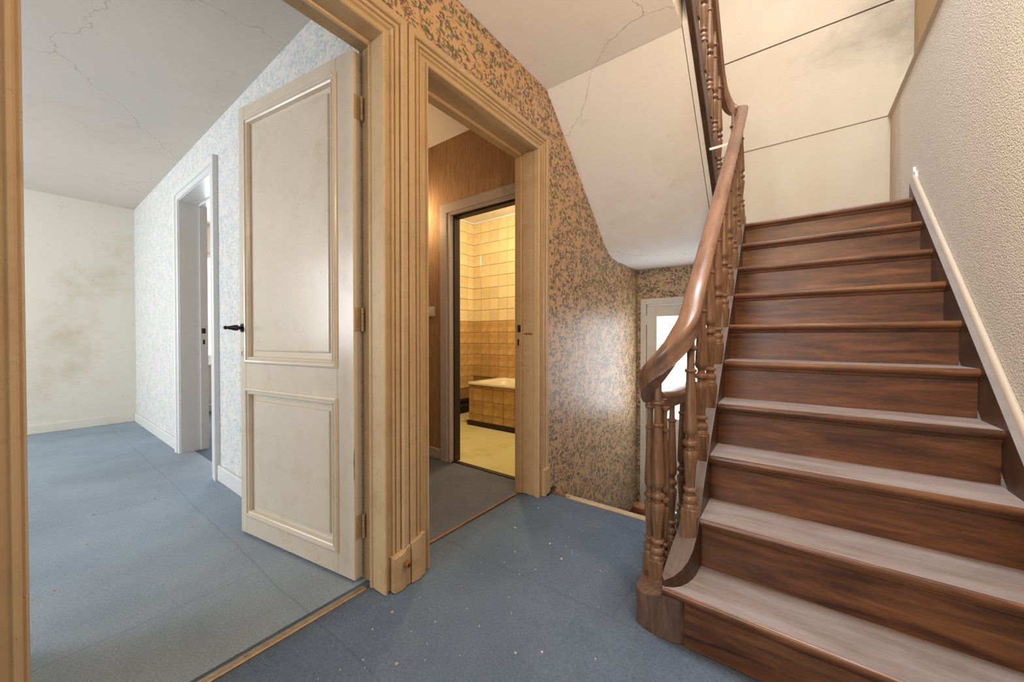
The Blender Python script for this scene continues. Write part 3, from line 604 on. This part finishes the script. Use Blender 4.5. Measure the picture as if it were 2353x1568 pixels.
# ------------------------------------------------------------------ staircase (lower flight)
ST = tag(empty('staircase', (0.14, 1.25, 0)), 'dark oak closed-string staircase climbing beside the rough white wall', 'staircase')
def W2(o, t):                                     # parent while keeping world-space vertices
    o.parent = t; o.matrix_parent_inverse = Matrix.Translation(-Vector(t.location)); return o
XL, XS = -0.256, 0.530
for n in range(1, 11):
    y, z = NY(n), NZ(n); yb = NY(n + 1) + 0.03 if n < 10 else y + 0.12
    th = 0.030
    prof = [(y + 0.012, z - th), (y + 0.004, z - th + 0.004), (y, z - th + 0.011), (y, z - 0.010), (y + 0.003, z - 0.003), (y + 0.009, z), (yb, z), (yb, z - th)]
    bm = bmesh.new()
    if n == 1:
        A = [(-0.254 if i in (6, 7) else -0.312, p[0] + (0.014 if i not in (6, 7) else 0), p[1]) for i, p in enumerate(prof)]; A[6] = (-0.262, yb, z); A[7] = (-0.262, yb, z - th)
        A0 = [(-0.335, 1.268 + 0.5 * (p[0] - y) if p[0] < y + 0.05 else 1.275, p[1]) for p in prof]
        B = [(XS, p[0], p[1]) for p in prof]; loft(bm, [A0, A, B])
    else:
        loft(bm, [[(XL, p[0], p[1]) for p in prof], [(XS, p[0], p[1]) for p in prof]])
    tr = W2(link_mesh('tread', bm, [M['wood_x'], M['wood_tread']], None, autosmooth=40), ST)
    for p in tr.data.polygons: p.material_index = 1 if p.normal.z > 0.9 else 0
    yr = y + (0.028 if n > 1 else 0.036); zb = NZ(n - 1) if n > 1 else 0.0
    W2(box('riser', (XL + (0.0 if n > 1 else -0.015), XS), (yr, yr + 0.018), (zb, z - th), M['wood_x']), ST)
    cz = z - th
    bm = bmesh.new(); prism(bm, [(yr - 0.012, cz), (yr - 0.011, cz - 0.004), (yr - 0.006, cz - 0.011), (yr - 0.003, cz - 0.014), (yr, cz - 0.014), (yr, cz)], 0, XL, XS)
    W2(link_mesh('cove', bm, M['wood_x'], None, autosmooth=60), ST)
# wall string with its capping moulding
def slope_prism(name, x0, x1, lo, hi, ya, yb2, mat, smooth=None):
    bm = bmesh.new(); prism(bm, [(ya, max(0, NL(ya) + lo)), (yb2, NL(yb2) + lo), (yb2, NL(yb2) + hi), (ya, NL(ya) + hi)], 0, x0, x1); return link_mesh(name, bm, mat, None)
ws = slope_prism('wall_string', XS, XS + 0.016, -0.22, 0.030, 1.20, 3.06, M['wood_string']); W2(ws, ST)
W2(slope_prism('wall_string_cap', XS - 0.001, XS + 0.017, 0.028, 0.032, 1.20, 3.06, M['cap']), ST)
bm = bmesh.new(); a = Vector((XS + 0.0255, 1.15, NL(1.15) + 0.034)); b = Vector((XS + 0.0255, 3.10, NL(3.10) + 0.034))
sweep(bm, [a + (b - a) * (i / 12) for i in range(13)], [(0.010, -0.016), (0.010, 0.012), (0.007, 0.017), (0.0, 0.018), (-0.006, 0.014), (-0.009, 0.006), (-0.0095, -0.016)])
S(link_mesh('trim_11', bm, M['beige'], None, autosmooth=60), 'painted quarter-round moulding along the wall string')
S(prism_obj('trim_12', [(3.06, 1.875), (3.10, 1.88), (3.11, 1.925), (3.14, 1.93), (3.145, 1.975), (3.115, 1.98), (3.105, 1.945), (3.07, 1.94)], 0, XR - 0.012, XR - 0.001, M['white']), 'broken white plaster end of the string moulding')
# outer string, sweeping outwards at its foot
IN = [(-0.256, 3.02), (-0.256, 2.6), (-0.256, 2.2), (-0.256, 1.9), (-0.256, 1.70), (-0.256, 1.60), (-0.256, 1.52), (-0.256, 1.45), (-0.258, 1.405), (-0.263, 1.370), (-0.272, 1.338), (-0.286, 1.308), (-0.305, 1.287), (-0.330, 1.274)]
OU = [(-0.312, 3.02), (-0.312, 2.6), (-0.312, 2.2), (-0.312, 1.9), (-0.312, 1.70), (-0.312, 1.60), (-0.313, 1.52), (-0.317, 1.46), (-0.324, 1.425), (-0.332, 1.395), (-0.337, 1.370), (-0.340, 1.345), (-0.342, 1.320), (-0.343, 1.300)]
TO = [NL(y) + 0.022 for _, y in IN[:6]] + [0.440, 0.352, 0.305, 0.272, 0.248, 0.230, 0.213, 0.198]
bm = bmesh.new(); rings = []
for (xi, yi), (xo, yo), t in zip(IN, OU, TO):
    zb = max(0.0, NL(yi) - 0.26) if yi > 1.43 else (0.10 if yi > 1.33 else 0.160)
    rings.append([(xi, yi, zb), (xi, yi, t), (xo, yo, t - 0.002), (xo, yo, zb)])
loft(bm, rings)
for f in bm.faces:
    f.normal_update()
    if f.normal.z > 0.35: f.material_index = 1
os_ = W2(link_mesh('outer_string', bm, [M['wood_string'], M['wood_stringtop']]), ST)
for p in os_.data.polygons: p.material_index = 1 if abs(p.normal.z) > 0.35 and p.center.z > 0.15 and p.normal.z > 0 else 0
# scroll block under the foot of the string
pl = [(-0.438, 1.345), (-0.438, 1.325), (-0.428, 1.305), (-0.408, 1.290), (-0.382, 1.283), (-0.352, 1.278), (-0.322, 1.278), (-0.297, 1.282), (-0.280, 1.290), (-0.270, 1.302), (-0.268, 1.42), (-0.36, 1.46), (-0.438, 1.46)]
bm = bmesh.new(); loft(bm, [[(x, y, 0) for x, y in pl], [(x, y, 0.116 + max(0, (x + 0.40)) * 0.40) for x, y in pl]])
W2(link_mesh('scroll_block', bm, M['wood_block'], None, autosmooth=35), ST)

# balusters --------------------------------------------------------
BP = [(0.0245, 0.0), (0.0245, 0.014), (0.0215, 0.018), (0.0235, 0.022), (0.0255, 0.030), (0.0255, 0.036), (0.0225, 0.044), (0.0165, 0.047), (0.0155, 0.056), (0.0165, 0.058), (0.0225, 0.062), (0.0235, 0.067), (0.0215, 0.072), (0.0155, 0.075), (0.0150, 0.085),
      (0.0165, 0.110), (0.0200, 0.150), (0.0235, 0.182), (0.0245, 0.194), (0.0225, 0.203), (0.0155, 0.207), (0.0140, 0.213), (0.0155, 0.219), (0.0230, 0.223), (0.0255, 0.230), (0.0230, 0.238), (0.0155, 0.242), (0.0135, 0.250), (0.0150, 0.258), (0.0205, 0.264),
      (0.0235, 0.272), (0.0232, 0.285), (0.0205, 0.345), (0.0170, 0.420), (0.0155, 0.455), (0.0150, 0.478), (0.0190, 0.481), (0.0205, 0.485), (0.0190, 0.490), (0.0135, 0.493), (0.0125, 0.530), (0.0135, 0.556), (0.0200, 0.559), (0.0230, 0.565), (0.0215, 0.571), (0.0130, 0.575), (0.0120, 0.60), (0.0115, 0.66)]
def baluster_mesh(block, top, h=0.0255, k=1.0):
    bm = bmesh.new()
    add_box(bm, (-h, h), (-h, h), (-block, 0.0), 0.0015)
    pr_ = [(q[0] * k, q[1]) for q in BP if q[1] < top] + [(0.0113 * k, top)]
    lathe(bm, pr_, 16); bmesh.ops.recalc_face_normals(bm, faces=bm.faces)
    me = bpy.data.meshes.new('baluster'); bm.to_mesh(me); bm.free(); me.materials.append(M['wood_bal'])
    for p in me.polygons: p.use_smooth = True
    me.set_sharp_from_angle(angle=R(38)); return me
me_bal = baluster_mesh(0.115, 0.635)
def baluster(me, x, y, z, parent, rz=0.0):
    o = bpy.data.objects.new('baluster', me); COL.objects.link(o); o.rotation_euler = (0, 0, rz)
    o.parent = parent; o.matrix_parent_inverse = Matrix.Translation(-Vector(parent.location)); o.location = (x, y, z)
for k_ in range(9):
    y = 1.430 + 0.19226 * k_
    baluster(me_bal, -0.284, y, (NL(y) + 0.022 + 0.075) if k_ else 0.395, ST)
# first tall baluster on the block
baluster(baluster_mesh(0.08, 0.70), -0.383, 1.388, 0.197, ST, R(0))
# handrail of the flight with the wreath at its foot and the turn at the landing
HR = [(-0.023, -0.036), (-0.025, -0.024), (-0.028, -0.018), (-0.027, -0.012), (-0.032, -0.004), (-0.034, 0.006), (-0.031, 0.016), (-0.024, 0.022), (0.0, 0.026), (0.024, 0.022), (0.031, 0.016), (0.034, 0.006), (0.032, -0.004), (0.027, -0.012), (0.028, -0.018), (0.025, -0.024), (0.023, -0.036)]
RT = lambda y: 1.255 + 0.9060 * (y - 1.574) - 0.022
lo = [(-0.393, 2.6, 0.30), (-0.393, 2.2, 0.68), (-0.393, 2.05, 0.752), (-0.392, 1.8, 0.756), (-0.396, 1.62, 0.756)]
wre = [(-0.417, 1.50, 0.764), (-0.428, 1.445, 0.790), (-0.421, 1.398, 0.832), (-0.396, 1.368, 0.878), (-0.360, 1.361, 0.926), (-0.326, 1.371, 0.974), (-0.301, 1.394, 1.022), (-0.287, 1.430, 1.070)]
up_ = [(-0.282, 1.50, RT(1.50) - 0.004), (-0.281, 1.60, RT(1.60)), (-0.281, 2.0, RT(2.0)), (-0.281, 2.5, RT(2.5)), (-0.281, 2.9, RT(2.9)), (-0.282, 3.02, RT(3.02))]
top = [(-0.288, 3.085, 2.605), (-0.325, 3.115, 2.625), (-0.370, 3.100, 2.665), (-0.402, 3.050, 2.745), (-0.416, 2.980, 2.845)]
UR = lambda y: 3.03 + 0.90 * (2.78 - y)
up2 = [(-0.417, 2.88, UR(2.88)), (-0.417, 2.5, UR(2.5)), (-0.417, 1.9, UR(1.9)), (-0.417, 1.4, UR(1.4))]
wp = catmull(wre + up_ + top, 7)
bm = bmesh.new(); sweep(bm, wp, HR, True, [1.0 + 0.22 * math.exp(-(((i - 30) / 16.0) ** 2)) for i in range(len(wp))]); W2(link_mesh('handrail', bm, M['wood_rail'], None, autosmooth=50), ST)

# guard of the stairs going down ------------------------------------
GU = tag(empty('balustrade', (-0.40, 1.7, 0)), 'low turned-baluster guard rail on a curb beside the stairwell edge', 'balustrade')
W2(box('curb', (-0.446, -0.366), (1.461, 2.10), (0.0, 0.104), M['wood_stringtop'], None, 0.003), GU)
bm = bmesh.new(); sweep(bm, catmull(lo + wre[:1], 6), HR); W2(link_mesh('handrail', bm, M['wood_rail'], None, autosmooth=50), GU)
me_b3 = baluster_mesh(0.075, 0.60, 0.021, 0.84)
for x, y, z in ((-0.428, 1.445, 0.172), (-0.372, 1.425, 0.172), (-0.390, 1.613, 0.172), (-0.392, 1.800, 0.172), (-0.392, 1.990, 0.172)):
    baluster(me_b3, x, y, z, GU)
# steps going down
DS = tag(empty('descending_stairs', (-0.8, 2.5, -0.72)), 'dark wooden steps going down beyond the pale edging strip', 'staircase')
for i in range(3):
    W2(box('tread', (XW + 0.006, -0.44), (2.10 + 0.24 * i, 2.36 + 0.24 * i), (-0.177 * (i + 1) - 0.03, -0.177 * (i + 1)), M['wood_tread']), DS)
    W2(box('riser', (XW + 0.006, -0.44), (2.105 + 0.24 * i, 2.12 + 0.24 * i), (-0.177 * (i + 1), -0.177 * i - 0.03), M['wood_x']), DS)
W2(box('string', (-0.44, -0.40), (2.10, 3.0), (-0.72, -0.02), M['wood_string']), DS)
bm = bmesh.new(); lathe(bm, [(0.045, -0.72), (0.045, -0.42), (0.07, -0.40), (0.07, -0.375), (0.04, -0.36)], 20, (-0.97, 3.05, 0)); W2(link_mesh('newel', bm, M['orange_wood'], None, autosmooth=40), DS)

# upper flight -------------------------------------------------------
US = tag(empty('upper_staircase', (-0.8, 2.5, LZ)), 'upper stair flight with dark string and balusters over the white soffit', 'staircase')
bot = lambda y: 4.386 - 0.8692 * y
pts = [(1.5, bot(1.5)), (3.02, bot(3.02)), (3.02, bot(3.02) + 0.21), (1.5, bot(1.5) + 0.21)]
bm = bmesh.new(); prism(bm, pts, 0, -0.430, -0.406); W2(link_mesh('string', bm, M['wood_string']), US)
bm = bmesh.new(); prism(bm, [(1.5, bot(1.5) + 0.012), (3.02, bot(3.02) + 0.012), (3.02, bot(3.02) + 0.030), (1.5, bot(1.5) + 0.030)], 0, -0.406, -0.401); W2(link_mesh('string_bead', bm, M['wood_stringtop']), US)
for i in range(8):
    y1 = 3.13 - 0.2 * i; z = LZ + 0.1774 * (i + 1)
    W2(box('tread', (XW, -0.432), (y1 - 0.22, y1 + 0.02), (z - 0.03, z), M['wood_tread']), US)
    W2(box('riser', (XW, -0.432), (y1 - 0.018, y1), (z - 0.1774, z - 0.03), M['wood_x']), US)
bm = bmesh.new(); sweep(bm, catmull(top[-1:] + up2, 4), HR); W2(link_mesh('handrail', bm, M['wood_rail'], None, autosmooth=50), US)
me_b4 = baluster_mesh(0.17, 0.655, 0.018)
for i in range(7):
    y = 2.965 - 0.196 * i
    baluster(me_b4, -0.416, y, bot(y) + 0.365, US)
baluster(me_b4, -0.345, 3.105, 1.945, US)

# ------------------------------------------------------------------ bathroom fittings
TB = tag(empty('bathtub', (-2.25, 3.4, 0)), 'cream bathtub with tan tiled front in the yellow bathroom', 'bathtub')
bm = bmesh.new(); x0, x1, y0, y1 = -2.945, -1.46, 3.085, 3.705
def rr(ins, z, r=0.05, n=5):
    out = []
    for cx, cy, a0 in ((x1 - ins - r, y1 - ins - r, 0), (x0 + ins + r, y1 - ins - r, 90), (x0 + ins + r, y0 + ins + r, 180), (x1 - ins - r, y0 + ins + r, 270)):
        for i in range(n + 1):
            a = R(a0 + 90 * i / n); out.append((cx + r * math.cos(a), cy + r * math.sin(a), z))
    return out
loft(bm, [rr(0.0, 0.462, 0.012), rr(0.0, 0.486, 0.014), rr(0.004, 0.490, 0.014), rr(0.062, 0.488, 0.07), rr(0.075, 0.478, 0.08), rr(0.10, 0.38, 0.10), rr(0.13, 0.15, 0.12), rr(0.18, 0.11, 0.10)], True, False)
W2(link_mesh('basin', bm, M['enamel'], None, autosmooth=60), TB)
vs = bmesh.new(); f = vs.faces.new([vs.verts.new(p) for p in rr(0.18, 0.11, 0.10)]); W2(link_mesh('basin_floor', vs, M['enamel']), TB)
fp = W2(box('front_panel', (-2.94, -1.46), (3.102, 3.14), (0.0, 0.462), M['grout']), TB)
W2(box('side_panel', (-2.94, -2.90), (3.14, 3.70), (0.0, 0.462), M['tile_lo']), TB)
me_c = {}
def put_front(xa, xb, za, zb):
    key = (round(xb - xa, 3), round(zb - za, 3))
    if key not in me_c: me_c[key] = tile_mesh(xb - xa - TG, zb - za - TG); me_c[key].materials.append(M['tile_lo'])
    o = bpy.data.objects.new('tile', me_c[key]); COL.objects.link(o); o.parent = TB; o.matrix_parent_inverse = Matrix.Translation(-Vector(TB.location)); o.location = ((xa + xb) / 2, 3.099, (za + zb) / 2)
xs = [-2.94, -2.880] + [-2.880 + TP * (i + 1) for i in range(9)]
zs = [0.052, 0.133, 0.280, 0.4265, 0.461]
for i in range(len(xs) - 1):
    for j in range(4): put_front(xs[i], xs[i + 1], zs[j], zs[j + 1])
W2(box('plinth_board', (-2.955, -1.46), (3.082, 3.104), (0.0, 0.052), M['dark'], None, 0.002), TB)
PB = tag(empty('pipe_run', (-3.41, 3.0, 0)), 'dark brown pipes and skirting along the bathroom wall behind the tub', 'pipes')
W2(box('skirting', (-3.447, -3.43), (2.2, 3.70), (0.0, 0.085), M['dark']), PB)
for zz, xx in ((0.165, -3.415), (0.115, -3.400)):
    bm = bmesh.new(); sweep(bm, [Vector((xx, 2.2, zz)), Vector((xx, 3.0, zz)), Vector((xx, 3.69, zz))], [(0.022 * math.cos(a), 0.022 * math.sin(a)) for a in [k * math.pi / 5 for k in range(10)]]); W2(link_mesh('pipe', bm, M['dark'], None, True), PB)
W2(box('backing', (-3.447, -3.43), (2.2, 3.70), (0.085, 0.19), M['dark']), PB)

# ------------------------------------------------------------------ small things
sw = tag(empty('light_switch', (-2.395, 2.08, 1.21)), 'white square light switch on the brown corridor wall', 'light switch')
box('plate', (-0.041, 0.041), (-0.010, 0.0), (-0.041, 0.041), M['plastic'], sw, 0.003, 2); box('rocker', (-0.027, 0.027), (-0.015, -0.008), (-0.029, 0.029), M['plastic'], sw, 0.002, 2)
st = tag(empty('threshold_strip', (-1.355, 0.42, 0)), 'worn metal carpet strip across the bedroom doorway', 'threshold strip')
prof = [(-0.016, -0.004), (-0.016, 0.001), (-0.010, 0.005), (0.0, 0.0065), (0.010, 0.005), (0.016, 0.001), (0.016, -0.004)]
bm = bmesh.new(); loft(bm, [[(a, -0.415, b) for a, b in prof], [(a, 0.405, b) for a, b in prof]]); link_mesh('strip', bm, M['brass_old'], st, autosmooth=40)
for i in range(3):
    bm = bmesh.new(); lathe(bm, [(0.005, 0.005), (0.005, 0.0075), (0.002, 0.0085)], 10, (0, -0.30 + 0.3 * i, 0)); link_mesh('screw', bm, M['brass_old'], st)
tag(box('threshold_bar', (-1.402, -1.388), (1.07, 1.93), (0.0, 0.0045), M['orange_wood'], None, 0.002), 'thin worn orange wooden strip across the corridor doorway', 'threshold strip')
ds = tag(empty('door_stop', (-1.226, 0.922, 0.098)), 'brown wooden door stop knob on the cream plinth', 'door stop')
bm = bmesh.new(); lathe(bm, [(0.011, -0.004), (0.0115, 0.012), (0.0125, 0.020), (0.0105, 0.026), (0.005, 0.026)], 16); bmesh.ops.rotate(bm, verts=bm.verts, cent=(0, 0, 0), matrix=Matrix.Rotation(R(90), 3, 'Y')); link_mesh('knob', bm, M['orange_wood'], ds, autosmooth=40)
bm = bmesh.new(); lathe(bm, [(0.005, 0.022), (0.005, 0.0268)], 10); bmesh.ops.rotate(bm, verts=bm.verts, cent=(0, 0, 0), matrix=Matrix.Rotation(R(90), 3, 'Y')); link_mesh('screw_hole', bm, M['dark'], ds)
# white strap tied between the upper string and the lower rail
bm = bmesh.new(); sweep(bm, [Vector((-0.402, 2.512, 2.128)), Vector((-0.36, 2.56, 2.15)), Vector((-0.316, 2.613, 2.176))], [(-0.001, -0.007), (0.001, -0.007), (0.001, 0.007), (-0.001, 0.007)])
tag(link_mesh('strap', bm, M['strap']), 'thin white strap stretched between the upper string and the lower handrail', 'strap')
# crumbs on the carpet
bm = bmesh.new()
for i in range(120):
    if random.random() < 0.7: x, y = random.uniform(-1.2, -0.45), random.uniform(0.5, 2.02)
    else: x, y = random.uniform(-3.4, -1.45), random.uniform(-0.2, 0.66)
    s = random.choice((0.0012, 0.0016, 0.002, 0.0022, 0.0035)); z = hall_h(x, y) if x > -1.39 else 0.0
    add_box(bm, (x - s * random.uniform(.6, 1.6), x + s), (y - s, y + s * random.uniform(.6, 1.6)), (z - 0.001, z + s * 0.9))
tag(link_mesh('crumbs', bm, M['crumb']), 'pale crumbs and paint flakes scattered on the blue carpets', 'crumbs', None, 'stuff')

# ------------------------------------------------------------------ lamps
def lamp(name, loc, power, col, label, drop=0.16, rad=0.045):
    t = tag(empty(name, loc), label, 'lamp')
    bm = bmesh.new(); lathe(bm, [(0.002, -rad), (rad * 0.6, -rad * 0.8), (rad, 0), (rad * 0.75, rad * 0.75), (0.018, rad * 1.3), (0.016, rad * 1.7)], 16); link_mesh('bulb', bm, M['bulb'], t, True)
    bm = bmesh.new(); lathe(bm, [(0.018, rad * 1.7), (0.018, rad * 2.3), (0.004, rad * 2.6), (0.004, drop)], 12); link_mesh('flex', bm, M['dark'], t)
    l = point(name + '_light', (0, 0, -rad * 1.6), power, col, 0.05); l.parent = t
    return t
lamp('pendant_lamp', (0.10, 1.00, 2.10), 20, (1.0, 0.70, 0.40), 'unseen warm bulb on a long flex, hung over the stair foot to light the soffit', 3.1)  # warm hall lamp, out of view, placed here so it brightens soffit and ceiling
lamp('bathroom_lamp', (-2.25, 2.75, 2.36), 42, (1.0, 0.86, 0.56), 'bare bulb hanging from the bathroom ceiling', 0.16)
lamp('corridor_lamp', (-2.57, 1.93, 2.07), 6.5, (1.0, 0.72, 0.38), 'warm bulb hanging in the corridor near the brown wall', 0.50)

# ------------------------------------------------------------------ descriptions of the rest of the shell
EXTRA = {'ceiling_next_room': 'ceiling of the room beyond the white doorway', 'wall_upper_front': 'plain wall of the light shaft over the stairs', 'wall_upper_left': 'plain left wall of the upper floor',
         'ceiling_upper': 'upper ceiling around the skylight', 'wall_upper_hall': 'plain wall of the upper hall', 'wall_bedroom_hall_side': 'bedroom side of the hall wall', 'wall_next_room_rear': 'rear wall of the room beyond',
         'wall_corridor_left': 'brown papered left wall of the corridor', 'wall_bathroom_right': 'plain right wall of the bathroom'}
for o in list(COL.objects):
    if o.parent is None and o.get('kind') == 'structure':
        if 'label' not in o and o.name in EXTRA: o['label'] = EXTRA[o.name]
        if 'category' not in o: o['category'] = o.name.split('_')[0]
